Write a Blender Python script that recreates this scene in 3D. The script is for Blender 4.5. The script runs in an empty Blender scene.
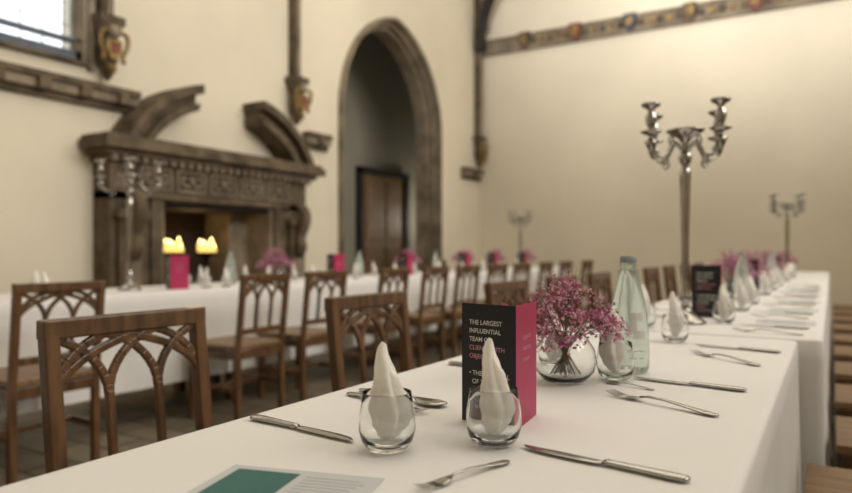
import bpy, bmesh, math, random
from mathutils import Vector, Matrix
random.seed(7)
scene = bpy.context.scene
scene.view_settings.view_transform = 'Standard'
scene.view_settings.look = 'None'
scene.view_settings.exposure = 0.0

# ---------------------------------------------------------------- materials
def mat(name, col, rough=0.6, metal=0.0, nscale=0, namt=0.15, bump=0.0, bscale=None,
        trans=0.0, ior=1.45, emit=None, estr=0.0, coat=0.0, sheen=0.0, col2=None, stretch=None):
    m = bpy.data.materials.new(name); m.use_nodes = True
    nt = m.node_tree; b = nt.nodes['Principled BSDF']
    b.inputs['Base Color'].default_value = (*col, 1)
    b.inputs['Roughness'].default_value = rough
    b.inputs['Metallic'].default_value = metal
    b.inputs['Transmission Weight'].default_value = trans
    b.inputs['IOR'].default_value = ior
    b.inputs['Coat Weight'].default_value = coat
    b.inputs['Sheen Weight'].default_value = sheen
    if emit:
        b.inputs['Emission Color'].default_value = (*emit, 1)
        b.inputs['Emission Strength'].default_value = estr
    if nscale or bump:
        tc = nt.nodes.new('ShaderNodeTexCoord')
        mp = nt.nodes.new('ShaderNodeMapping')
        if stretch: mp.inputs['Scale'].default_value = stretch
        nt.links.new(tc.outputs['Object'], mp.inputs['Vector'])
    if nscale:
        n = nt.nodes.new('ShaderNodeTexNoise'); n.inputs['Scale'].default_value = nscale
        n.inputs['Detail'].default_value = 5
        nt.links.new(mp.outputs['Vector'], n.inputs['Vector'])
        r = nt.nodes.new('ShaderNodeValToRGB')
        c2 = col2 if col2 else tuple(c*(1-namt*2) for c in col)
        r.color_ramp.elements[0].position = 0.35; r.color_ramp.elements[0].color = (*c2, 1)
        r.color_ramp.elements[1].position = 0.65; r.color_ramp.elements[1].color = (*[min(1, c*(1+namt*0.4)) for c in col], 1)
        nt.links.new(n.outputs['Fac'], r.inputs['Fac'])
        nt.links.new(r.outputs['Color'], b.inputs['Base Color'])
    if bump:
        n2 = nt.nodes.new('ShaderNodeTexNoise'); n2.inputs['Scale'].default_value = bscale or 20
        n2.inputs['Detail'].default_value = 4
        nt.links.new(mp.outputs['Vector'], n2.inputs['Vector'])
        bp = nt.nodes.new('ShaderNodeBump'); bp.inputs['Strength'].default_value = bump
        bp.inputs['Distance'].default_value = 0.02
        nt.links.new(n2.outputs['Fac'], bp.inputs['Height'])
        nt.links.new(bp.outputs['Normal'], b.inputs['Normal'])
    return m

M = {}
M['plaster'] = mat('plaster', (0.78, 0.71, 0.57), 0.9, nscale=0.5, namt=0.055, bump=0.15, bscale=8)
M['stone'] = mat('carved_stone', (0.145, 0.108, 0.068), 0.85, nscale=5, namt=0.28, bump=0.5, bscale=14)
M['stone_l'] = mat('pale_stone', (0.29, 0.235, 0.168), 0.85, nscale=4, namt=0.2, bump=0.4, bscale=12)
M['soot'] = mat('sooted_brick', (0.030, 0.017, 0.011), 0.9, nscale=4, namt=0.3, bump=0.4)
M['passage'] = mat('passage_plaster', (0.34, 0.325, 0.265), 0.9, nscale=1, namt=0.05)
M['oak'] = mat('oak', (0.150, 0.074, 0.030), 0.38, nscale=6, namt=0.28, bump=0.05, bscale=40, stretch=(1, 6, 1), coat=0.15)
M['oakseat'] = mat('oak_seat', (0.25, 0.145, 0.07), 0.42, nscale=6, namt=0.2, stretch=(1, 8, 1))
M['doorwood'] = mat('door_wood', (0.30, 0.18, 0.09), 0.5, nscale=6, namt=0.2, stretch=(1, 8, 1))
M['darkwood'] = mat('dark_timber', (0.025, 0.02, 0.017), 0.6, nscale=5, namt=0.2)
M['linen'] = mat('white_linen', (0.80, 0.79, 0.775), 0.85, nscale=3, namt=0.012, bump=0.18, bscale=4, sheen=0.1)
M['napkin'] = mat('napkin_cotton', (0.95, 0.925, 0.87), 0.9, nscale=20, namt=0.01, bump=0.1, bscale=60)
M['silver'] = mat('silver', (0.42, 0.40, 0.37), 0.14, metal=1.0, nscale=8, namt=0.12)
M['steel'] = mat('cutlery_steel', (0.42, 0.41, 0.39), 0.2, metal=1.0, nscale=30, namt=0.04)
M['glass'] = mat('clear_glass', (0.99, 1.0, 0.995), 0.0, trans=1.0, ior=1.45, nscale=2, namt=0.002)
M['bottle'] = mat('bottle_glass', (0.82, 0.92, 0.86), 0.12, trans=0.76, ior=1.3, nscale=3, namt=0.02)
M['white'] = mat('white_print', (0.72, 0.72, 0.69), 0.6, nscale=10, namt=0.02)
M['black'] = mat('card_black', (0.012, 0.011, 0.017), 0.45, nscale=10, namt=0.1)
M['pink'] = mat('card_magenta', (0.43, 0.025, 0.105), 0.45, nscale=10, namt=0.05)
M['pinktxt'] = mat('card_pink_print', (0.60, 0.28, 0.34), 0.5, nscale=10, namt=0.02)
M['paper'] = mat('paper', (0.56, 0.575, 0.59), 0.6, nscale=10, namt=0.01)
M['teal'] = mat('teal_print', (0.02, 0.13, 0.12), 0.5, nscale=10, namt=0.05)
M['grey'] = mat('grey_print', (0.30, 0.32, 0.34), 0.6, nscale=10, namt=0.05)
M['fl1'] = mat('blossom_pink', (0.64, 0.21, 0.38), 0.7, nscale=60, namt=0.15)
M['fl2'] = mat('blossom_light', (0.80, 0.47, 0.60), 0.7, nscale=60, namt=0.12)
M['fl3'] = mat('blossom_deep', (0.42, 0.07, 0.21), 0.7, nscale=60, namt=0.2)
M['stem'] = mat('stem', (0.16, 0.12, 0.06), 0.7, nscale=40, namt=0.2)
M['iron'] = mat('wrought_iron', (0.02, 0.02, 0.02), 0.5, metal=0.6, nscale=20, namt=0.2)
M['candle'] = mat('lit_candle', (0.9, 0.65, 0.2), 0.6, emit=(1.0, 0.68, 0.18), estr=1.1, nscale=8, namt=0.05)
M['flame'] = mat('flame', (1, 0.8, 0.3), 0.6, emit=(1.0, 0.78, 0.3), estr=8, nscale=8, namt=0.02)
M['gold'] = mat('gilding', (0.34, 0.215, 0.07), 0.5, metal=0.2, nscale=14, namt=0.35)
M['red'] = mat('heraldic_red', (0.20, 0.06, 0.04), 0.6, nscale=12, namt=0.2)
M['blue'] = mat('heraldic_blue', (0.07, 0.075, 0.11), 0.6, nscale=12, namt=0.2)
M['lead'] = mat('window_lead', (0.12, 0.14, 0.17), 0.6, nscale=12, namt=0.1)

def floor_mat():
    m = bpy.data.materials.new('flagstone_floor'); m.use_nodes = True
    nt = m.node_tree; b = nt.nodes['Principled BSDF']
    tc = nt.nodes.new('ShaderNodeTexCoord')
    br = nt.nodes.new('ShaderNodeTexBrick'); br.inputs['Scale'].default_value = 1.2
    br.inputs['Color1'].default_value = (0.20, 0.165, 0.115, 1); br.inputs['Color2'].default_value = (0.26, 0.215, 0.15, 1)
    br.inputs['Mortar'].default_value = (0.06, 0.048, 0.032, 1); br.inputs['Mortar Size'].default_value = 0.012
    nt.links.new(tc.outputs['Object'], br.inputs['Vector'])
    n = nt.nodes.new('ShaderNodeTexNoise'); n.inputs['Scale'].default_value = 6
    nt.links.new(tc.outputs['Object'], n.inputs['Vector'])
    mx = nt.nodes.new('ShaderNodeMix'); mx.data_type = 'RGBA'; mx.blend_type = 'MULTIPLY'
    mx.inputs['Factor'].default_value = 0.5
    nt.links.new(br.outputs['Color'], mx.inputs['A']); nt.links.new(n.outputs['Fac'], mx.inputs['B'])
    nt.links.new(mx.outputs['Result'], b.inputs['Base Color'])
    b.inputs['Roughness'].default_value = 0.45
    return m
M['floor'] = floor_mat()

# ---------------------------------------------------------------- mesh builder
class MB:
    def __init__(s): s.v = []; s.f = []; s.mi = []; s.sm = []; s.mats = []
    def m(s, k):
        if k not in s.mats: s.mats.append(k)
        return s.mats.index(k)
    def add(s, verts, faces, k, smooth=False):
        o = len(s.v); s.v += [tuple(v) for v in verts]; i = s.m(k)
        for f in faces:
            s.f.append([o+a for a in f]); s.mi.append(i); s.sm.append(smooth)
    def hexa(s, p, k):
        s.add(p, [(0,3,2,1),(4,5,6,7),(0,1,5,4),(1,2,6,5),(2,3,7,6),(3,0,4,7)], k)
    def box(s, x0, x1, y0, y1, z0, z1, k):
        s.hexa([(x0,y0,z0),(x1,y0,z0),(x1,y1,z0),(x0,y1,z0),(x0,y0,z1),(x1,y0,z1),(x1,y1,z1),(x0,y1,z1)], k)
    def obox(s, c, u, v, w, k):
        c = Vector(c); u = Vector(u); v = Vector(v); w = Vector(w)
        P = [c-u-v-w, c+u-v-w, c+u+v-w, c-u+v-w, c-u-v+w, c+u-v+w, c+u+v+w, c-u+v+w]
        s.hexa(P, k)
    def beam(s, p0, p1, w, h, k, up=(0,0,1)):
        p0 = Vector(p0); p1 = Vector(p1); d = p1-p0; up = Vector(up)
        if abs(d.normalized().dot(up)) > 0.98: up = Vector((1,0,0))
        side = d.cross(up).normalized()*w/2; u2 = side.cross(d).normalized()*h/2
        s.obox((p0+p1)/2, d/2, side, u2, k)
    def lathe(s, prof, c=(0,0,0), k='glass', seg=24):
        cx, cy, cz = c; vs = []; fs = []
        for (r, z) in prof:
            for i in range(seg):
                a = 2*math.pi*i/seg
                vs.append((cx+r*math.cos(a), cy+r*math.sin(a), cz+z))
        for j in range(len(prof)-1):
            for i in range(seg):
                a = j*seg+i; b = j*seg+(i+1) % seg
                fs.append((a, b, b+seg, a+seg))
        if prof[0][0] > 1e-5: fs.append(tuple(reversed(range(seg))))
        if prof[-1][0] > 1e-5: fs.append(tuple((len(prof)-1)*seg+i for i in range(seg)))
        s.add(vs, fs, k, True)
    def tube(s, pts, rad, k, seg=8):
        pts = [Vector(p) for p in pts]; n = len(pts)
        if not isinstance(rad, (list, tuple)): rad = [rad]*n
        vs = []; fs = []; prev = None
        for i, p in enumerate(pts):
            t = (pts[min(i+1, n-1)]-pts[max(i-1, 0)]).normalized()
            if prev is None:
                a = Vector((0,0,1)) if abs(t.z) < 0.9 else Vector((1,0,0))
                prev = t.cross(a).normalized()
            nn = (prev - t*prev.dot(t)).normalized(); bb = t.cross(nn); prev = nn
            for j in range(seg):
                a = 2*math.pi*j/seg
                vs.append(p+nn*math.cos(a)*rad[i]+bb*math.sin(a)*rad[i])
        for i in range(n-1):
            for j in range(seg):
                a = i*seg+j; b = i*seg+(j+1) % seg
                fs.append((a, b, b+seg, a+seg))
        fs.append(tuple(reversed(range(seg)))); fs.append(tuple((n-1)*seg+j for j in range(seg)))
        s.add(vs, fs, k, True)
    def etube(s, secs, k, seg=10):
        vs = []; fs = []
        for (x, y, z, hw, ht) in secs:
            for j in range(seg):
                a = 2*math.pi*j/seg
                vs.append((x, y+hw*math.cos(a), z+ht*math.sin(a)))
        for i in range(len(secs)-1):
            for j in range(seg):
                a = i*seg+j; b = i*seg+(j+1) % seg
                fs.append((a, a+seg, b+seg, b))
        fs.append(tuple(range(seg))); fs.append(tuple(reversed([(len(secs)-1)*seg+j for j in range(seg)])))
        s.add(vs, fs, k, True)
    def mesh(s, name):
        me = bpy.data.meshes.new(name); me.from_pydata(s.v, [], s.f)
        for k in s.mats: me.materials.append(M[k])
        me.polygons.foreach_set('material_index', s.mi); me.polygons.foreach_set('use_smooth', s.sm)
        me.update()
        bm = bmesh.new(); bm.from_mesh(me)
        bmesh.ops.recalc_face_normals(bm, faces=bm.faces); bm.to_mesh(me); bm.free()
        return me
    def obj(s, name, bevel=0.0, parent=None):
        return place(s.mesh(name), name, bevel=bevel, parent=parent)

def place(me, name, loc=(0,0,0), rz=0.0, bevel=0.0, parent=None, scale=1.0):
    o = bpy.data.objects.new(name, me); scene.collection.objects.link(o)
    o.location = loc; o.rotation_euler = (0, 0, rz); o.scale = (scale,)*3
    if bevel:
        b = o.modifiers.new('bevel', 'BEVEL'); b.width = bevel; b.segments = 2; b.limit_method = 'ANGLE'; b.angle_limit = math.radians(50)
    if parent: o.parent = parent
    return o

def catmull(P, n=6):
    P = [Vector(p) for p in P]; out = []
    Q = [P[0]*2-P[1]] + P + [P[-1]*2-P[-2]]
    for i in range(1, len(Q)-2):
        for j in range(n):
            t = j/n; a, b, c, d = Q[i-1], Q[i], Q[i+1], Q[i+2]
            out.append(0.5*((2*b)+(c-a)*t+(2*a-5*b+4*c-d)*t*t+(3*b-a-3*c+d)*t**3))
    out.append(P[-1]); return out

# ---------------------------------------------------------------- room shell
XW, YF, XR, YB, H = -5.6, 11.2, 4.2, -3.2, 7.2
AC = 8.40; AW = 1.18; AS = 2.88; AR = 1.42
ac = (AR**2-AW**2)/(2*AW); aR = ac+AW
def arch(o, n=14):
    R = aR+o; th = math.acos(ac/R); L = []
    L.append((AC-AW-o, 0.0))
    for i in range(n+1):
        a = th*i/n; L.append((AC+ac-R*math.cos(a), AS+R*math.sin(a)))
    Rt = [(2*AC-y, z) for (y, z) in reversed(L[:-1])]
    return L+Rt
FC = 4.86
b = MB(); xo = XW-0.36
def seg_(y0, y1, spans):
    for z0, z1 in spans: b.box(xo, XW, y0, y1, z0, z1, 'plaster')
WZ0, WZ1, WY0, WY1 = 2.60, 5.4, 1.3, 3.54
seg_(YB, WY0, [(0, H)]); seg_(WY0, WY1, [(0, WZ0), (WZ1, H)]); seg_(WY1, FC-0.75, [(0, H)])
seg_(FC-0.75, FC+0.75, [(1.45, H)])
A = arch(0.14)
seg_(FC+0.75, A[0][0], [(0, H)]); seg_(A[-1][0], YF, [(0, H)])
for (y0, z0), (y1, z1) in zip(A[1:-2], A[2:-1]):
    if abs(y1-y0) < 1e-6: continue
    b.hexa([(xo,y0,z0),(XW,y0,z0),(XW,y1,z1),(xo,y1,z1),(xo,y0,H),(XW,y0,H),(XW,y1,H),(xo,y1,H)], 'plaster')
b.obj('wall_left')
b = MB(); b.box(xo, XR+0.3, YF, YF+0.4, 0, H, 'plaster'); b.obj('wall_far')
b = MB(); b.box(XR, XR+0.3, YB, YF, 0, H, 'plaster'); b.obj('wall_right')
b = MB(); b.box(xo, XR+0.3, YB-0.3, YB, 0, H, 'plaster'); b.obj('wall_back')
b = MB(); b.box(-7.8, XR+0.3, YB-0.3, 13.0, -0.2, 0, 'floor'); b.obj('floor')
b = MB(); b.box(xo, XR+0.3, YB-0.3, YF+0.4, H, H+0.2, 'plaster'); b.obj('ceiling')
b = MB()
for y in (-1, 1.3, 3.70, 6.26, 8.76):
    b.box(XW, XR, y-0.15, y+0.15, H-0.4, H-0.001, 'darkwood')
b.obj('ceiling_beams')
# passage behind the arch
b = MB(); b.box(-7.5, -7.2, 6.4, 12.8, 0, 5, 'passage'); b.box(-7.5, xo, 6.1, 6.4, 0, 5, 'passage')
b.box(-7.5, xo, 12.8, 13.0, 0, 5, 'passage'); b.box(-7.5, xo, 6.1, 13.0, 5, 5.1, 'passage'); b.box(xo-0.05, xo, 9.9, 13, 0, 5, 'passage')
b.obj('wall_passage')
b = MB()
b.box(-7.199, -7.08, 9.56, 9.68, 0, 2.46, 'darkwood'); b.box(-7.199, -7.08, 11.04, 11.16, 0, 2.46, 'darkwood')
b.box(-7.199, -7.08, 9.56, 11.16, 2.36, 2.48, 'darkwood')
b.box(-7.195, -7.14, 9.68, 11.04, 0.01, 2.36, 'doorwood')
for yy in (9.82, 10.44):
    for z0, z1 in ((0.15, 1.05), (1.2, 2.25)):
        b.box(-7.15, -7.12, yy, yy+0.46, z0, z1, 'doorwood')
b.tube([(-7.12, 10.97, 1.05), (-7.06, 10.97, 1.05)], 0.03, 'iron')
b.obj('door_1', bevel=0.006)
# arch mouldings
b = MB()
for (o0, o1, x1) in ((0.0, 0.05, -5.76), (0.05, 0.10, -5.67), (0.10, 0.16, -5.55)):
    P = arch(o0); Q = arch(o1)
    for i in range(len(P)-1):
        b.hexa([(xo,P[i][0],P[i][1]),(xo,Q[i][0],Q[i][1]),(xo,Q[i+1][0],Q[i+1][1]),(xo,P[i+1][0],P[i+1][1]),
                (x1,P[i][0],P[i][1]),(x1,Q[i][0],Q[i][1]),(x1,Q[i+1][0],Q[i+1][1]),(x1,P[i+1][0],P[i+1][1])], 'stone_l')
for (o, x, r) in ((0.022, -5.75, 0.022), (0.07, -5.66, 0.022), (0.13, -5.545, 0.022)):
    b.tube([(x, y, z) for y, z in arch(o)], r, 'stone_l', seg=8)
b.obj('trim_arch_moulding')

# string course, wall shafts with corbels
b = MB()
def course(y0, y1):
    b.box(XW, XW+0.05, y0, y1, 2.26, 2.32, 'stone'); b.box(XW, XW+0.1, y0, y1, 2.32, 2.40, 'stone_l'); b.box(XW, XW+0.13, y0, y1, 2.40, 2.46, 'stone')
    n = int((y1-y0)/0.35)
    for i in range(n):
        yc = y0+(i+0.5)*(y1-y0)/max(n, 1)
        b.box(XW+0.1, XW+0.15, yc-0.05, yc+0.05, 2.31, 2.41, 'stone')
course(YB, 4.0); course(6.35, 6.8); course(10.5, 11.19)
b.obj('trim_string_course', bevel=0.008)
def wallshaft(x, y, name):
    b = MB()
    b.box(x, x+0.10, y-0.055, y+0.055, 3.05, H-0.42, 'stone'); b.box(x, x+0.18, y-0.12, y+0.12, 3.0, 3.07, 'stone')
    b.box(x+0.10, x+0.13, y-0.025, y+0.025, 3.07, H-0.42, 'stone_l')
    c = (x+0.09, y, 0)
    b.lathe([(0.01, 2.5), (0.04, 2.54), (0.05, 2.6), (0.085, 2.68), (0.095, 2.78), (0.08, 2.86), (0.11, 2.94), (0.12, 3.0)], c, 'stone', 12)
    cx = x+0.20
    sh = [(-0.07, 0.09), (0.07, 0.09), (0.07, 0.0), (0.04, -0.07), (0, -0.10), (-0.04, -0.07), (-0.07, 0.0)]
    f = [(cx, y+u, 2.76+w) for u, w in sh]; g = [(cx-0.08, y+u, 2.76+w) for u, w in sh]; n = 7
    b.add(f+g, [tuple(range(n)), tuple(range(2*n-1, n-1, -1))]+[(i, (i+1) % n, n+(i+1) % n, n+i) for i in range(n)], 'gold')
    b.box(cx, cx+0.012, y-0.035, y+0.035, 2.74, 2.82, 'red')
    b.lathe([(0.0, 2.86), (0.045, 2.88), (0.055, 2.92), (0.045, 2.97), (0.0, 2.99)], (cx-0.02, y, 0), 'stone_l', 10)
    for s in (-1, 1):
        b.tube(catmull([(cx-0.03, y+s*0.05, 2.93), (cx, y+s*0.12, 2.90), (cx-0.02, y+s*0.13, 2.80), (cx-0.02, y+s*0.09, 2.72), (cx-0.03, y+s*0.11, 2.66)], 3), 0.02, 'gold', 6)
    b.lathe([(0.0, 2.54), (0.04, 2.58), (0.045, 2.63), (0.0, 2.66)], (cx-0.05, y, 0), 'gold', 10)
    b.obj(name)
wallshaft(XW, 3.68, 'wall_corbel_shaft'); wallshaft(XW, 6.16, 'wall_corbel_shaft'); wallshaft(XW, 11.08, 'wall_corbel_shaft')
b = MB(); pts = catmull([(-5.42, 11.0, 4.95), (-5.3, 10.9, 5.3), (-4.9, 10.7, 5.8), (-4.0, 10.5, 6.5), (-3.2, 10.4, H-0.02)], 5)
for p, q in zip(pts[:-1], pts[1:]): b.beam(p, q+(q-p)*0.05, 0.14, 0.16, 'darkwood')
b.box(-5.52, -5.38, 10.92, 11.06, 4.6, 5.0, 'darkwood')
b.obj('roof_timber_brace')
# heraldic frieze on far wall
b = MB()
b.box(-5.45, XR, YF-0.06, YF, 4.57, 4.79, 'stone_l'); b.box(-5.45, XR, YF-0.10, YF, 4.78, 4.82, 'stone_l'); b.box(-5.45, XR, YF-0.10, YF, 4.54, 4.58, 'stone_l')
x = -4.64; i = 0
while x < XR-0.2:
    col = ('stone', 'red', 'blue')[i % 3]
    sh = [(-0.10, 0.15), (0.10, 0.15), (0.10, 0.0), (0.06, -0.10), (0, -0.15), (-0.06, -0.10), (-0.10, 0.0)]
    f = [(x+u, YF-0.16, 4.68+w) for u, w in sh]; g = [(x+u, YF-0.05, 4.68+w) for u, w in sh]; n = 7
    b.add(f+g, [tuple(range(n)), tuple(range(2*n-1, n-1, -1))]+[(k, (k+1) % n, n+(k+1) % n, n+k) for k in range(n)], col)
    b.box(x-0.05, x+0.05, YF-0.18, YF-0.16, 4.63, 4.77, 'gold')
    for dxx in (0.16, 0.31, 0.46, 0.61, 0.76):
        b.box(x+dxx-0.045, x+dxx+0.045, YF-0.10, YF-0.05, 4.63, 4.73, 'gold' if dxx in (0.31, 0.61) else 'stone')
    x += 0.92; i += 1
b.obj('trim_heraldic_frieze')

# window
b = MB(); xg = -5.72
for y in (WY0, WY1-0.05): b.box(xg-0.05, xg+0.05, y, y+0.05, WZ0, WZ1, 'stone_l')
for y in (2.1, 2.82): b.box(xg-0.05, xg+0.05, y-0.025, y+0.025, WZ0, WZ1, 'lead')
b.box(xg-0.05, xg+0.05, WY0, WY1, WZ0, WZ0+0.14, 'lead')
b.box(xg-0.04, xg+0.05, WY0, WY1, WZ0+0.22, WZ0+0.25, 'lead')
b.box(xg-0.04, xg+0.05, WY0, WY1, 3.9, 3.96, 'stone_l')
y = WY0+0.12
while y < WY1-0.1:
    b.box(xg-0.006, xg+0.006, y-0.004, y+0.004, WZ0, WZ1, 'stone_l'); y += 0.18
z = WZ0+0.1
while z < WZ1:
    b.box(xg-0.006, xg+0.006, WY0, WY1, z-0.003, z+0.003, 'stone_l'); z += 0.26
b.box(xg-0.003, xg+0.003, WY0, WY1, WZ0, WZ1, 'glass')
b.obj('window_1')
b = MB()
b.box(XW-0.1, XW+0.06, WY0, WY1, WZ0-0.001, WZ0+0.03, 'stone'); b.box(XW, XW+0.04, WY1, WY1+0.06, WZ0-0.03, WZ1, 'stone_l')
b.obj('trim_window_sill', bevel=0.006)

# ---------------------------------------------------------------- fireplace
b = MB()
for sgn in (-1, 1):
    def Y(a, c):
        p = FC+sgn*a; q = FC+sgn*c; return (min(p, q), max(p, q))
    y0, y1 = Y(0.74, 1.26); b.box(XW, -5.36, y0, y1, 0, 1.52, 'stone')
    y0, y1 = Y(0.96, 1.20); b.box(-5.36, -5.30, y0, y1, 0.25, 1.28, 'stone')
    y0, y1 = Y(0.92, 1.23); b.box(-5.36, -5.26, y0, y1, 0, 0.25, 'stone'); b.box(-5.36, -5.26, y0, y1, 1.28, 1.36, 'stone')
    y0, y1 = Y(1.00, 1.16); b.box(-5.31, -5.28, y0, y1, 0.35, 0.9, 'stone_l')
    yc = FC+sgn*1.08
    pts = catmull([(-5.30, yc, 0.95), (-5.24, yc, 1.02), (-5.26, yc, 1.15), (-5.19, yc, 1.3), (-5.19, yc, 1.42), (-5.26, yc, 1.5)], 4)
    b.tube(pts, 0.06, 'stone', 8)
    y0, y1 = Y(0.74, 0.86); b.box(-5.38, -5.33, y0, y1, 0, 1.5, 'stone')
    y0, y1 = Y(0.70, 0.76); b.box(-6.15, -5.37, y0, y1, 0, 1.45, 'stone_l')
    y0, y1 = Y(0.42, 0.70); b.box(-6.15, -5.72, y0, y1, 0, 1.45, 'stone_l')
    def bez(P, t): return [(1-t)**2*P[0][i]+2*t*(1-t)*P[1][i]+t*t*P[2][i] for i in (0, 1)]
    layers = (([(1.12, 2.0), (0.86, 2.44), (0.36, 2.56)], [(0.90, 2.0), (0.72, 2.26), (0.37, 2.37)], -5.36),
              ([(1.17, 2.0), (0.90, 2.50), (0.34, 2.62)], [(1.09, 2.0), (0.84, 2.41), (0.34, 2.53)], -5.26),
              ([(0.97, 2.0), (0.77, 2.33), (0.35, 2.44)], [(0.89, 2.0), (0.70, 2.25), (0.37, 2.36)], -5.30))
    sh_ = 0.17 if sgn > 0 else 0.03
    for O, I, x1 in layers:
        n = 10
        for i in range(n):
            a, c = bez(O, i/n), bez(O, (i+1)/n); d_, e = bez(I, i/n), bez(I, (i+1)/n)
            q = [(FC+sh_+sgn*p[0], p[1]) for p in (a, d_, e, c)]
            b.hexa([(XW, *p) for p in q]+[(x1, *p) for p in q], 'stone')
b.box(XW, -5.36, FC-1.26, FC+1.28, 1.45, 1.80, 'stone')
b.box(-5.36, -5.31, FC-0.95, FC+0.95, 1.47, 1.52, 'stone')
for i in range(5):
    yc = FC+(i-2)*0.40; xx = -5.335
    b.box(-5.36, xx, yc-0.17, yc+0.17, 1.55, 1.57, 'stone_l'); b.box(-5.36, xx, yc-0.17, yc+0.17, 1.74, 1.76, 'stone_l')
    b.box(-5.36, xx, yc-0.17, yc-0.15, 1.57, 1.74, 'stone_l'); b.box(-5.36, xx, yc+0.15, yc+0.17, 1.57, 1.74, 'stone_l')
    b.lathe([(0.0, -0.05), (0.035, -0.02), (0.04, 0.02), (0.0, 0.05)], (-5.345, yc, 1.66), 'stone_l', 8)
    for s in (-1, 1):
        b.tube(catmull([(-5.345, yc+s*0.03, 1.62), (-5.34, yc+s*0.08, 1.61), (-5.34, yc+s*0.12, 1.65), (-5.34, yc+s*0.10, 1.70), (-5.345, yc+s*0.07, 1.68)], 3), 0.014, 'stone_l', 6)
for (p, z0, z1, x1) in ((1.29, 1.78, 1.83, -5.32), (1.33, 1.83, 1.88, -5.27), (1.40, 1.88, 1.96, -5.19), (1.37, 1.96, 2.0, -5.22)):
    b.box(XW, x1, FC-p, FC+p+0.05, z0, z1, 'stone')
y = FC-1.28
while y < FC+1.28:
    b.box(-5.32, -5.28, y, y+0.05, 1.78, 1.83, 'stone_l'); y += 0.1
b.box(-6.18, -6.13, FC-0.78, FC+0.72, 0, 1.45, 'soot'); b.box(-6.15, -5.37, FC-0.7, FC+0.7, 0.0, 0.03, 'soot')
b.box(-6.15, -5.4, FC-0.7, FC+0.7, 1.40, 1.449, 'soot'); b.box(-6.13, -6.1, FC-0.42, FC+0.42, 0.03, 1.4, 'soot')
b.box(-5.36, -4.97, FC-1.25, FC+1.25, 0, 0.06, 'stone')
b.obj('stone_fireplace', bevel=0.006)

for yy in (4.47, 4.89):
    b = MB(); c = (0, 0, 0)
    b.lathe([(0.12, 0), (0.12, 0.02), (0.03, 0.05), (0.018, 0.1), (0.018, 0.88), (0.04, 0.9), (0.12, 0.93), (0.12, 0.945)], c, 'iron', 16)
    for i in range(5):
        a = i*math.pi*2/5+0.5; cx, cy = 0.074*math.cos(a), 0.074*math.sin(a); h = 0.04+0.045*(i % 2)+0.02*(i % 3)
        b.lathe([(0.028, 0.946), (0.028, 0.95+h), (0.022, 0.955+h), (0.0, 0.95+h)], (cx, cy, 0), 'candle', 12)
        b.lathe([(0.0, 0.955+h), (0.011, 0.97+h), (0.0, 1.0+h)], (cx, cy, 0), 'flame', 8)
    place(b.mesh('pillar_candle_stand'), 'pillar_candle_stand', (-5.62, yy, 0.03))

# ---------------------------------------------------------------- tables
TZ = 0.75
def table(x0, x1, y0, y1, zb, seed):
    rnd = random.Random(seed); b = MB()
    e = bpy.data.objects.new('dining_table', None); scene.collection.objects.link(e)
    e.location = ((x0+x1)/2, (y0+y1)/2, 0)
    hx, hy = (x1-x0)/2, (y1-y0)/2; st = 0.035; rc = 0.02
    per = []
    def line(a, c, n, nrm):
        for i in range(n):
            t = i/n; per.append((a[0]+(c[0]-a[0])*t, a[1]+(c[1]-a[1])*t, nrm[0], nrm[1]))
    nx = int(2*hx/st); ny = int(2*hy/st)
    def corner(cx, cy, a0):
        for i in range(5):
            a = a0+math.pi/2*i/5; per.append((cx+rc*math.cos(a), cy+rc*math.sin(a), math.cos(a), math.sin(a)))
    corner(hx-rc, hy-rc, 0); line((hx-rc, hy), (-hx+rc, hy), nx, (0, 1)); corner(-hx+rc, hy-rc, math.pi/2)
    line((-hx, hy-rc), (-hx, -hy+rc), ny, (-1, 0)); corner(-hx+rc, -hy+rc, math.pi); line((-hx+rc, -hy), (hx-rc, -hy), nx, (0, -1))
    corner(hx-rc, -hy+rc, 1.5*math.pi); line((hx, -hy+rc), (hx, hy-rc), ny, (1, 0))
    n = len(per); s = 0; disp = []
    ph = [rnd.uniform(0, 6.28) for _ in range(4)]; px = per[-1]
    for p in per:
        s += math.hypot(p[0]-px[0], p[1]-px[1]); px = p
        w = 0.5*math.sin(s*17+ph[0]+1.3*math.sin(s*3+ph[1]))+0.3*math.sin(s*31+ph[2])+0.2*math.sin(s*7+ph[3])
        disp.append(w)
    rings = [(-0.012, 0.0, 0), (-0.004, -0.0015, 0), (0.0, -0.006, 0)]
    for i in range(1, 10): rings.append((0.0, -(TZ-zb)*i/9, i/9))
    vs = []; fs = []
    for (o, z, k) in rings:
        for (p, w) in zip(per, disp):
            q = o+(0.008*k+0.012*w*min(1, k*1.3) if k else 0)
            vs.append((p[0]+p[2]*q, p[1]+p[3]*q, TZ+z))
    for j in range(len(rings)-1):
        for i in range(n):
            a = j*n+i; c = j*n+(i+1) % n; fs.append((a, c, c+n, a+n))
    b.add(vs, fs, 'linen', True); b.add(vs[:n], [tuple(range(n))], 'linen')
    b.obj('tablecloth', parent=e)
    b = MB(); m = 0.04
    b.box(-hx+m, hx-m, -hy+m, hy-m, TZ-0.035, TZ-0.008, 'oak')
    for sx in (-1, 1):
        for sy in (-1, 1):
            cx, cy = sx*(hx-m-0.05), sy*(hy-m-0.1); b.box(cx-0.03, cx+0.03, cy-0.03, cy+0.03, 0, TZ-0.035, 'oak')
    b.obj('table_frame', parent=e)
table(-0.76, -0.08, -0.55, 2.13, 0.2, 1)
table(-0.72, -0.02, 2.165, 4.40, 0.22, 2); table(-0.72, -0.02, 4.435, 6.65, 0.22, 3); table(-0.72, -0.02, 6.685, 8.9, 0.22, 4)
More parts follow.
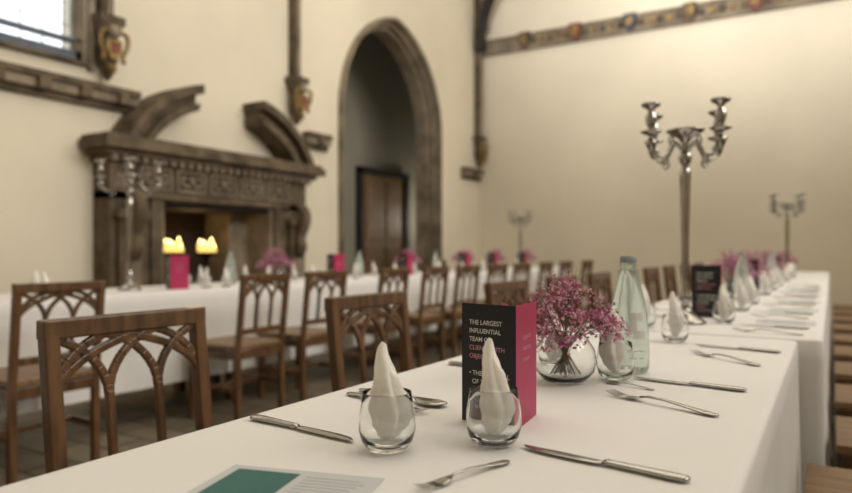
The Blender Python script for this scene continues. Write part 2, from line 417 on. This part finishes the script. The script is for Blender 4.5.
for i, (a, c) in enumerate(((-1.0, 1.2), (1.235, 3.35), (3.385, 5.5), (5.535, 7.65), (7.685, 9.7))):
    table(-4.06, -3.36, a, c, 0.21, 10+i)

# ---------------------------------------------------------------- chair
def chair_mesh():
    b = MB(); W = 0.182; HT = 0.860
    def xb(z): return -0.05*max(0, (z-0.42)/0.45)
    for s in (-1, 1):
        b.beam((0.0, s*W, 0), (0.0, s*W, 0.43), 0.030, 0.034, 'oak', up=(0, 1, 0))
        b.beam((0.0, s*W, 0.42), (xb(HT), s*W, HT-0.003), 0.030, 0.032, 'oak', up=(0, 1, 0))
        b.beam((0.375, s*W*0.98, 0), (0.375, s*W*0.98, 0.425), 0.034, 0.034, 'oak', up=(0, 1, 0))
        b.beam((0.0, s*W, 0.2), (0.375, s*W, 0.2), 0.02, 0.03, 'oak'); b.beam((0.0, s*W, 0.395), (0.375, s*W, 0.395), 0.022, 0.05, 'oak')
    b.beam((0.375, -W, 0.395), (0.375, W, 0.395), 0.022, 0.05, 'oak'); b.beam((0, -W, 0.395), (0, W, 0.395), 0.022, 0.05, 'oak')
    b.beam((0.19, -W, 0.2), (0.19, W, 0.2), 0.02, 0.03, 'oak')
    b.box(-0.012, 0.405, -W-0.012, W+0.012, 0.425, 0.452, 'oakseat')
    b.beam((xb(0.840), -W-0.017, 0.840), (xb(0.840), W+0.017, 0.840), 0.032, 0.040, 'oak')
    b.beam((xb(0.53), -W, 0.53), (xb(0.53), W, 0.53), 0.022, 0.034, 'oak')
    w3 = 2*W/3; zt = 0.821; zs = 0.69
    th = 0.015
    def rib(pts, w=0.018):
        for p, q in zip(pts[:-1], pts[1:]):
            d = Vector(q)-Vector(p); b.beam(Vector(p)-d*0.06, Vector(q)+d*0.06, th, w, 'oak', up=Vector((1, 0, 0)).cross(d))
    def arc(y0, sg, span):
        P = []; A_ = math.pi/2*0.80
        for i in range(9):
            a = i/8*A_; z = zs+(zt-zs)*math.sin(a)/math.sin(A_)
            P.append((xb(z), y0+sg*span*(1-math.cos(a))/(1-math.cos(A_)), z))
        return P
    rib(arc(-W, 1, w3)); rib(arc(W, -1, w3)); rib(arc(-W, 1, w3*1.95)); rib(arc(W, -1, w3*1.95))
    rib(arc(-W+w3, 1, w3)); rib(arc(-W+w3, -1, w3*0.98)); rib(arc(W-w3, -1, w3)); rib(arc(W-w3, 1, w3*0.98))
    for y0 in (-W+w3, W-w3):
        b.beam((xb(0.54), y0, 0.54), (xb(zs), y0, zs+0.01), 0.018, 0.017, 'oak', up=(0, 1, 0))
    return b.mesh('dining_chair')
CH = chair_mesh()
def chair(x, y, rz=0): place(CH, 'dining_chair', (x, y, 0), rz, bevel=0.004)
for (x, y) in ((-1.295, 0.95), (-1.21, 1.74), (-1.2, 2.77), (-1.2, 3.5), (-1.19, 4.15), (-1.2, 4.9), (-1.2, 5.6), (-1.2, 6.3), (-1.2, 7.1), (-1.2, 7.9)):
    chair(x, y, random.uniform(-0.03, 0.03))
for y in (1.70, 2.92, 3.50, 4.27, 4.9, 5.45, 6.1, 6.8, 7.5, 8.2, 9.0):
    chair(-2.90+random.uniform(-0.02, 0.03), y, math.pi+random.uniform(-0.04, 0.04))
for y in (1.2, 2.0, 6.3, 7.2, 8.0):
    chair(-4.56, y, random.uniform(-0.04, 0.04))
for y in (1.80, 2.42, 3.05, 3.7, 4.35, 5.0, 5.7, 6.4, 7.1, 7.8):
    chair(0.35 if y < 2.1 else 0.415, y, math.pi)

# ---------------------------------------------------------------- tableware
def tumbler_mesh():
    b = MB()
    b.lathe([(0.0, 0.0005), (0.020, 0.0), (0.025, 0.002), (0.032, 0.012), (0.0358, 0.026), (0.0352, 0.043), (0.0325, 0.059), (0.0305, 0.072),
             (0.0300, 0.0727), (0.0295, 0.072), (0.0314, 0.059), (0.0341, 0.043), (0.0346, 0.026), (0.0305, 0.0145), (0.022, 0.009), (0.0, 0.008)], k='glass', seg=44)
    return b.mesh('water_tumbler')
def napkin_mesh(seed):
    rnd = random.Random(seed); b = MB(); seg = 72; vs = []; fs = []; N = 44
    ht = 0.111+rnd.uniform(-0.004, 0.006)
    prof = [(0, 0.007), (0.08, 0.014), (0.2, 0.021), (0.36, 0.0255), (0.5, 0.0235), (0.60, 0.0190), (0.72, 0.0170), (0.86, 0.0150), (0.94, 0.0120), (0.985, 0.007), (1.0, 0.003)]
    p1, p2 = rnd.uniform(0, 6), rnd.uniform(0, 6); ln = rnd.choice((-1, 1))*rnd.uniform(0.002, 0.005); tw = rnd.uniform(0.6, 1.3)
    def saw(u):
        u = (u/(2*math.pi)) % 1.0
        return u/0.75 if u < 0.75 else (1-u)/0.25
    for j in range(N+1):
        t = j/N
        for (a0, r0), (a1, r1) in zip(prof[:-1], prof[1:]):
            if a0 <= t <= a1:
                q = (t-a0)/(a1-a0); q = q*q*(3-2*q) if t < 0.9 else q; r = r0+(r1-r0)*q; break
        for i in range(seg):
            th = 2*math.pi*i/seg
            f = 0.72+0.32*saw(4*th+p1+tw*t*3)*(1-0.25*t)+0.12*math.sin(2*th+p2-2.5*t)+0.06*t
            x = r*f*math.cos(th); y = r*f*math.sin(th)*0.72
            z = ht*t+0.020*t*t*math.cos(th+p1)*(1 if t < 0.98 else 0.7)
            vs.append((x+ln*math.sin(t*5)+ln*t*1.2, y, z+0.002*(1-t)+0.0005))
    for j in range(N):
        for i in range(seg):
            a = j*seg+i; c = j*seg+(i+1) % seg; fs.append((a, c, c+seg, a+seg))
    fs.append(tuple(reversed(range(seg)))); fs.append(tuple(N*seg+i for i in range(seg)))
    b.add(vs, fs, 'napkin', True)
    return b.mesh('folded_napkin')
TUM = tumbler_mesh(); NAPS = [napkin_mesh(s) for s in (3, 11, 5, 21)]
cnt = [0]
def setglass(x, y):
    place(TUM, 'water_tumbler', (x, y, TZ+0.0005))
    place(NAPS[cnt[0] % 4], 'folded_napkin', (x, y, TZ+0.0090), random.uniform(-0.4, 0.4)+math.radians(31))
    cnt[0] += 1
setglass(-0.476, 0.698); setglass(-0.371, 0.786); setglass(-0.357, 1.302)
for (x, y) in ((-0.51, 1.37), (-0.50, 1.92), (-0.365, 1.92), (-0.52, 2.24), (-0.315, 2.50), (-0.46, 2.9), (-0.315, 3.02), (-0.46, 3.45), (-0.315, 3.42), (-0.48, 4.1), (-0.315, 4.15),
               (-0.315, 4.7), (-0.48, 4.8), (-0.315, 5.25), (-0.315, 6.1), (-0.315, 6.7), (-0.315, 7.2)):
    setglass(x, y)
for y in (0.9, 1.45, 2.0, 3.05, 3.2, 3.62, 4.15, 4.7, 5.3, 6.1, 6.6, 7.2, 8.2):
    setglass(-3.52+random.uniform(-0.03, 0.03), y); setglass(-3.9+random.uniform(-0.03, 0.03), y+0.15)

def knife_mesh():
    b = MB()
    b.etube([(0, 0, .004, .004, .002), (.004, 0, .004, .0085, .0035), (.02, 0, .004, .0095, .004), (.05, 0, .004, .0075, .0038), (.085, 0, .004, .006, .0036),
             (.092, 0, .004, .0075, .0038), (.096, 0, .004, .005, .003)], 'steel')
    b.etube([(.096, 0, .003, .004, .0022), (.104, 0.001, .003, .0085, .0013), (.13, 0.001, .003, .0095, .001), (.17, 0.0005, .003, .0095, .001),
             (.19, -0.001, .003, .0075, .0009), (.202, -0.004, .003, .0035, .0007), (.206, -0.006, .003, .0008, .0005)], 'steel', seg=8)
    return b.mesh('table_knife')
def fork_mesh(spoon=False):
    b = MB()
    b.etube([(0, 0, .003, .003, .0015), (.004, 0, .003, .0085, .002), (.02, 0, .0035, .0095, .0022), (.05, 0, .006, .006, .002), (.09, 0, .0095, .0035, .002),
             (.12, 0, .0095, .003, .002), (.135, 0, .007, .0045, .0018)], 'steel')
    if spoon:
        b.etube([(.132, 0, .007, .004, .0016), (.142, 0, .0055, .013, .0025), (.155, 0, .0045, .019, .0035), (.17, 0, .0045, .0205, .0038), (.185, 0, .005, .016, .003), (.195, 0, .006, .006, .0015)], 'steel', seg=14)
    else:
        b.etube([(.132, 0, .007, .0045, .0016), (.140, 0, .005, .0105, .0013), (.150, 0, .0035, .0125, .0011), (.158, 0, .0028, .0125, .001)], 'steel')
        for i in range(4):
            y = (i-1.5)*0.0068
            b.etube([(.154, y, .0028, .0024, .001), (.175, y, .003, .0021, .0009), (.192, y, .0065, .0014, .0008), (.198, y*0.97, .0085, .0006, .0005)], 'steel', seg=8)
    return b.mesh('dessert_spoon' if spoon else 'table_fork')
KN, FK, SP = knife_mesh(), fork_mesh(), fork_mesh(True)
def cut(me, name, a, c, s=1.0):
    place(me, name, (a[0], a[1], TZ+0.0006), math.atan2(c[1]-a[1], c[0]-a[0]), scale=s)
cut(KN, 'table_knife', (-0.733, 0.722), (-0.527, 0.703)); cut(KN, 'table_knife', (-0.130, 0.764), (-0.325, 0.789))
cut(KN, 'table_knife', (-0.128, 1.304), (-0.327, 1.329)); cut(FK, 'table_fork', (-0.145, 1.086), (-0.337, 1.164))
cut(FK, 'dessert_fork', (-0.325, 0.728), (-0.362, 0.605), 0.72)
cut(SP, 'dessert_spoon', (-0.715, 0.965), (-0.525, 0.93)); cut(FK, 'table_fork', (-0.715, 0.93), (-0.525, 0.875))
cut(FK, 'table_fork', (-0.131, 1.603), (-0.3355, 1.767)); cut(KN, 'table_knife', (-0.105, 1.834), (-0.32, 1.875))
cut(SP, 'teaspoon', (-0.27, 1.235), (-0.335, 1.255), 0.5)
for k in range(1, 8):
    yk = 0.722+0.545*k
    if k != 2: cut(KN, 'table_knife', (-0.715, yk+0.02), (-0.50, yk))
    cut(FK, 'table_fork', (-0.715, yk+0.26), (-0.52, yk+0.24))
for k in range(2, 9):
    yk = 0.79+0.545*k
    if k > 2: cut(KN, 'table_knife', (-0.06, yk), (-0.26, yk+0.03))
    yf = 1.12+0.545*k
    cut(FK, 'table_fork', (-0.07, yf+0.03), (-0.27, yf+0.08))

def bottle_mesh():
    b = MB()
    b.lathe([(0.0, 0.004), (0.030, 0.0), (0.038, 0.003), (0.041, 0.012), (0.0415, 0.05), (0.040, 0.09), (0.036, 0.125), (0.029, 0.16), (0.021, 0.19), (0.0165, 0.205), (0.0150, 0.214),
             (0.0170, 0.216), (0.0170, 0.222), (0.0150, 0.224), (0.0150, 0.232), (0.0, 0.232)], k='bottle', seg=40)
    b.lathe([(0.0155, 0.2235), (0.0163, 0.225), (0.0163, 0.2355), (0.013, 0.238), (0.0, 0.238)], k='grey', seg=24)
    for (z0, z1, a0, a1) in ((0.085, 0.125, -0.35, 0.0), (0.07, 0.09, -0.2, 0.45), (0.105, 0.125, 0.05, 0.4), (0.045, 0.05, -0.5, 0.5), (0.032, 0.036, -0.4, 0.4)):
        vs = []; n = 6
        for i in range(n+1):
            a = a0+(a1-a0)*i/n-math.radians(50)
            for z in (z0+0.004*(i % 2), z1-0.006*abs(i-n/2)/n):
                r = 0.0420-(0.0016*max(0, z-0.05)/0.04)-max(0, z-0.09)*0.07; vs.append((r*math.cos(a), r*math.sin(a), z))
        b.add(vs, [(2*i, 2*i+2, 2*i+3, 2*i+1) for i in range(n)], 'white', True)
    return b.mesh('water_bottle')
BT = bottle_mesh()
for (x, y) in ((-0.356, 1.395), (-0.37, 3.58), (-0.37, 5.45)): place(BT, 'water_bottle', (x, y, TZ+0.0005))
for y in (3.45, 5.0, 6.4): place(BT, 'water_bottle', (-3.72, y, TZ+0.0005))

def flower_mesh(seed):
    rnd = random.Random(seed); b = MB()
    oct_v = [(1,0,0),(-1,0,0),(0,1,0),(0,-1,0),(0,0,1),(0,0,-1)]
    oct_f = [(0,2,4),(2,1,4),(1,3,4),(3,0,4),(2,0,5),(1,2,5),(3,1,5),(0,3,5)]
    for st in range(62):
        a = rnd.uniform(0, 6.283); rr = 0.100*math.sqrt(rnd.random()); zt = 0.115+0.066*rnd.random()*(1-(rr/0.12)**2)+(0.015 if rr < 0.05 else 0)
        if rr > 0.06: zt -= rnd.uniform(0, 0.035)
        tip = Vector((rr*math.cos(a), rr*math.sin(a), zt)); base = Vector((-0.018*math.cos(a)+rnd.uniform(-.012, .012), -0.018*math.sin(a)+rnd.uniform(-.012, .012), 0.014))
        neck = Vector((0.026*math.cos(a)*rr/0.097, 0.026*math.sin(a)*rr/0.097, 0.086))
        P = catmull([base, neck, tip], 3); b.tube(P, 0.0006, 'stem', 4)
        for q in range(18):
            off = Vector((rnd.gauss(0, 0.012), rnd.gauss(0, 0.012), rnd.gauss(0, 0.010)))
            c = tip+off
            if q % 2: b.tube([neck.lerp(tip, 0.65), c], 0.0003, 'stem', 3)
            r = rnd.uniform(0.0016, 0.0031); kk = rnd.choice(('fl1', 'fl1', 'fl2', 'fl2', 'fl3'))
            R = Matrix.Rotation(rnd.uniform(0, 3), 3, Vector((rnd.random(), rnd.random(), rnd.random()+.1)).normalized())
            for h in range(2):
                cc = c+Vector((rnd.uniform(-.002, .002), rnd.uniform(-.002, .002), rnd.uniform(-.002, .002)))
                b.add([cc+R@(Vector(v)*r) for v in oct_v], oct_f, kk)
    return b.mesh('pink_flower_bunch')
def bowl_mesh():
    b = MB()
    b.lathe([(0.0, 0.001), (0.028, 0.0), (0.040, 0.006), (0.054, 0.022), (0.0595, 0.042), (0.055, 0.064), (0.043, 0.082), (0.038, 0.090), (0.0375, 0.0925),
             (0.0368, 0.090), (0.0418, 0.0815), (0.0538, 0.0635), (0.0582, 0.042), (0.0528, 0.0235), (0.039, 0.009), (0.0, 0.005)], k='glass', seg=40)
    return b.mesh('glass_flower_bowl')
FL = [flower_mesh(2), flower_mesh(9)]; BW = bowl_mesh()
def flowers(x, y, i=0, s=1.0):
    e = bpy.data.objects.new('flower_arrangement', None); scene.collection.objects.link(e); e.location = (x, y, TZ+0.0005); e.scale = (s,)*3
    place(BW, 'bowl', parent=e); place(FL[i % 2], 'blossoms', rz=i*1.3, parent=e)
flowers(-0.431, 1.225, 0)
for i, (x, y) in enumerate(((-0.45, 3.78), (-0.42, 5.7), (-0.42, 7.9), (-0.43, 4.5))): flowers(x, y, i+1, 1.25)
for i, y in enumerate((3.89, 5.80, 7.9, 7.0, 8.95)): flowers(-3.7, y, i, 1.35)

# menu card
def text_mesh(lines, size, lead):
    out = []
    for i, (tx, k) in enumerate(lines):
        if not tx: continue
        cu = bpy.data.curves.new('t', 'FONT'); cu.body = tx; cu.size = size; cu.offset = size*0.012
        o = bpy.data.objects.new('t', cu); scene.collection.objects.link(o)
        bpy.context.view_layer.update()
        me = bpy.data.meshes.new_from_object(o.evaluated_get(bpy.context.evaluated_depsgraph_get()))
        out.append(([(v.co.x, v.co.y-i*lead) for v in me.vertices], [tuple(p.vertices) for p in me.polygons], k))
        bpy.data.objects.remove(o); bpy.data.meshes.remove(me)
    return out
def card_mesh():
    b = MB(); Hc = 0.172
    L = Vector((-0.093, 0.018, 0)); R = Vector((-0.011, 0.102, 0))
    nL = Vector((-0.19, -0.98, 0)).normalized(); nR = Vector((0.99, 0.11, 0)).normalized(); z = Vector((0, 0, Hc/2))
    b.obox(L/2+z, L/2, nL*0.0005, z, 'black'); b.obox(R/2+z, R/2, nR*0.0005, z, 'pink')
    b.obox(L/2+z-nL*0.0009, L/2*0.995, nL*0.0003, z, 'pink')
    R2 = Vector((-0.05, 0.07, 0)); b.obox(R2/2+z+Vector((-0.006, 0.004, 0)), R2/2, Vector((0.0004, 0.0003, 0)), z*0.98, 'pink')
    lines = [('THE LARGEST', 'white'), ('INFLUENTIAL', 'white'), ('TEAM OF', 'white'), ('CLIENTS WITH', 'pinktxt'), ('OBJECTIVES', 'pinktxt'), ('', None),
             ('• THE PERSONAL', 'white'), ('  OF THE FAMILY', 'white'), ('• CLIENTS', 'white'), ('• MULTI-', 'pinktxt'), ('  NATIONAL', 'pinktxt')]
    u = -L.normalized()
    for vs, fs, k in text_mesh(lines, 0.0094, 0.0122):
        b.add([L+nL*0.0009+u*(0.014+p[0])+Vector((0, 0, Hc-0.030+p[1])) for p in vs], fs, k)
    u2 = R.normalized()
    for vs, fs, k in text_mesh([('CELEBRATE', 'pinktxt'), ('TOGETHER', 'pinktxt'), ('TONIGHT', 'pinktxt')], 0.008, 0.016):
        b.add([nR*0.0009+u2*(0.03+p[0])+Vector((0, 0, Hc-0.05+p[1])) for p in vs], fs, k)
    return b.mesh('menu_card')
CD = card_mesh()
place(CD, 'menu_card', (-0.373, 0.861, TZ+0.0005))
for (x, y, r) in ((-0.345, 2.66, 0.0), (-0.36, 4.30, 0.1), (-0.36, 6.3, 0)): place(CD, 'menu_card', (x, y, TZ+0.0005), r, scale=1.12)
for (y, r) in ((2.80, -0.25), (4.42, -0.2), (5.55, 0.0), (6.78, -0.1), (7.55, 0.0), (8.5, 0.0)): place(CD, 'menu_card', (-3.55, y, TZ+0.0005), r, scale=1.25)

def leaflet_mesh(block):
    b = MB(); w, h = 0.182, 0.15
    b.box(0, w, -h, 0, 0, 0.0008, 'paper')
    if block:
        b.box(0.012, 0.088, -0.118, -0.012, 0.0008, 0.0011, 'teal')
        for i in range(9):
            b.box(0.098, 0.098+random.uniform(0.05, 0.072), -0.020-i*0.009, -0.0185-i*0.009, 0.0008, 0.001, 'grey')
    else:
        for i in range(7): b.box(0.02, 0.15, -0.03-i*0.012, -0.028-i*0.012, 0.0008, 0.001, 'grey')
    return b.mesh('printed_leaflet')
LF, LF2 = leaflet_mesh(True), leaflet_mesh(False)
place(LF, 'printed_leaflet', (-0.592, 0.557, TZ+0.0006), math.atan2(0.048, 0.17))
for k in range(5): place(LF2, 'printed_leaflet', (-0.23, 2.70+0.545*k, TZ+0.0006), 0.03)

def candelabrum_mesh():
    b = MB(); k = 'silver'
    b.lathe([(0.0, 0.0), (0.065, 0.0), (0.068, 0.006), (0.058, 0.014), (0.052, 0.018), (0.035, 0.03), (0.018, 0.045), (0.012, 0.06), (0.018, 0.075), (0.022, 0.085), (0.016, 0.098), (0.0105, 0.115),
             (0.011, 0.15), (0.0135, 0.30), (0.017, 0.45), (0.0195, 0.51), (0.014, 0.525), (0.011, 0.535), (0.019, 0.55), (0.023, 0.565), (0.017, 0.58), (0.009, 0.59),
             (0.009, 0.61), (0.016, 0.62), (0.026, 0.632), (0.045, 0.642), (0.060, 0.652), (0.063, 0.658), (0.058, 0.660), (0.02, 0.655), (0.008, 0.658), (0.0, 0.66)], k=k, seg=28)
    for i in range(4):
        a = math.radians(55+90*i); ca, sa = math.cos(a), math.sin(a)
        P = [(r*ca, r*sa, z) for r, z in ((0.008, .585), (0.028, .606), (0.05, .612), (0.068, .592), (0.088, .567), (0.115, .560), (0.138, .578), (0.15, .602), (0.15, .630))]
        C = catmull(P, 5); n = len(C)
        b.tube(C, [0.0068-0.0018*math.sin(math.pi*j/n) for j in range(n)], k, 8)
        Q = [(r*ca, r*sa, z) for r, z in ((0.088, .567), (0.075, .548), (0.09, .535), (0.102, .546), (0.094, .555))]
        b.tube(catmull(Q, 4), 0.0038, k, 6)
        Q = [(r*ca, r*sa, z) for r, z in ((0.05, .612), (0.055, .628), (0.068, .63), (0.072, .618), (0.064, .614))]
        b.tube(catmull(Q, 4), 0.0035, k, 6)
        c = (0.15*ca, 0.15*sa, -0.026)
        b.lathe([(0.0, .600), (0.008, .605), (0.016, .62), (0.020, .632), (0.012, .643), (0.006, .65), (0.012, .656), (0.032, .664), (0.035, .669), (0.012, .668), (0.008, .675),
                 (0.014, .688), (0.0185, .705), (0.0165, .722), (0.010, .733), (0.012, .742), (0.029, .752), (0.032, .758), (0.029, .763), (0.011, .764), (0.011, .758), (0.0, .757)], c, k, 18)
    return b.mesh('silver_candelabrum')
CN = candelabrum_mesh()
for (x, y, s) in ((-0.428, 2.43, 1.0), (-0.345, 6.95, 1.02), (-3.7, 2.62, 1.08), (-3.7, 8.7, 1.07)):
    place(CN, 'silver_candelabrum', (x, y, TZ+0.0005), scale=s)

# ---------------------------------------------------------------- lights
def area(name, loc, rot, sx, sy, p, col, spread=180):
    l = bpy.data.lights.new(name, 'AREA'); l.shape = 'RECTANGLE'; l.size = sx; l.size_y = sy; l.energy = p; l.color = col; l.spread = math.radians(spread)
    o = bpy.data.objects.new(name, l); scene.collection.objects.link(o); o.location = loc; o.rotation_euler = rot
area('right_daylight_fill', (XR-0.1, 4.5, 4.8), (0, math.radians(93), 0), 2.4, 8.0, 265, (1.0, 0.965, 0.91), 130)  # added area light in place of high daylight; right wall has no window
area('upper_wall_fill', (-1.0, YB+0.1, 4.8), (math.radians(99), 0, 0), 6.0, 2.0, 190, (1.0, 0.98, 0.96), 40)  # added narrow beam to brighten the upper far wall; no window behind it
area('ceiling_fill', (-0.8, 4.5, H-0.45), (0, 0, 0), 6.0, 9.0, 235, (1.0, 0.915, 0.78))  # added warm fill for overall brightness
l = bpy.data.lights.new('passage_fill', 'POINT'); l.energy = 22; l.shadow_soft_size = 0.2; l.color = (1, 0.93, 0.80)  # added fill, hidden past the arch, to lift the lower passage; no fixture
o = bpy.data.objects.new('passage_fill', l); scene.collection.objects.link(o); o.location = (-6.5, 11.9, 1.6)
l = bpy.data.lights.new('hearth_glow', 'POINT'); l.energy = 3; l.shadow_soft_size = 0.1; l.color = (1, 0.6, 0.25)
o = bpy.data.objects.new('hearth_glow', l); scene.collection.objects.link(o); o.location = (-5.6, 4.72, 1.25)

w = bpy.data.worlds.new('world'); scene.world = w; w.use_nodes = True
w.node_tree.nodes['Background'].inputs[0].default_value = (0.90, 0.94, 1.0, 1); w.node_tree.nodes['Background'].inputs[1].default_value = 2.0

# ---------------------------------------------------------------- camera
cam = bpy.data.cameras.new('camera'); co = bpy.data.objects.new('camera', cam); scene.collection.objects.link(co)
co.location = (0, 0, 1.0); co.rotation_euler = (math.radians(90), 0, math.radians(31))
cam.sensor_width = 36; cam.lens = 28.52; cam.shift_y = 0.004; cam.clip_start = 0.02
cam.dof.use_dof = True; cam.dof.focus_distance = 1.0; cam.dof.aperture_fstop = 2.9
scene.camera = co
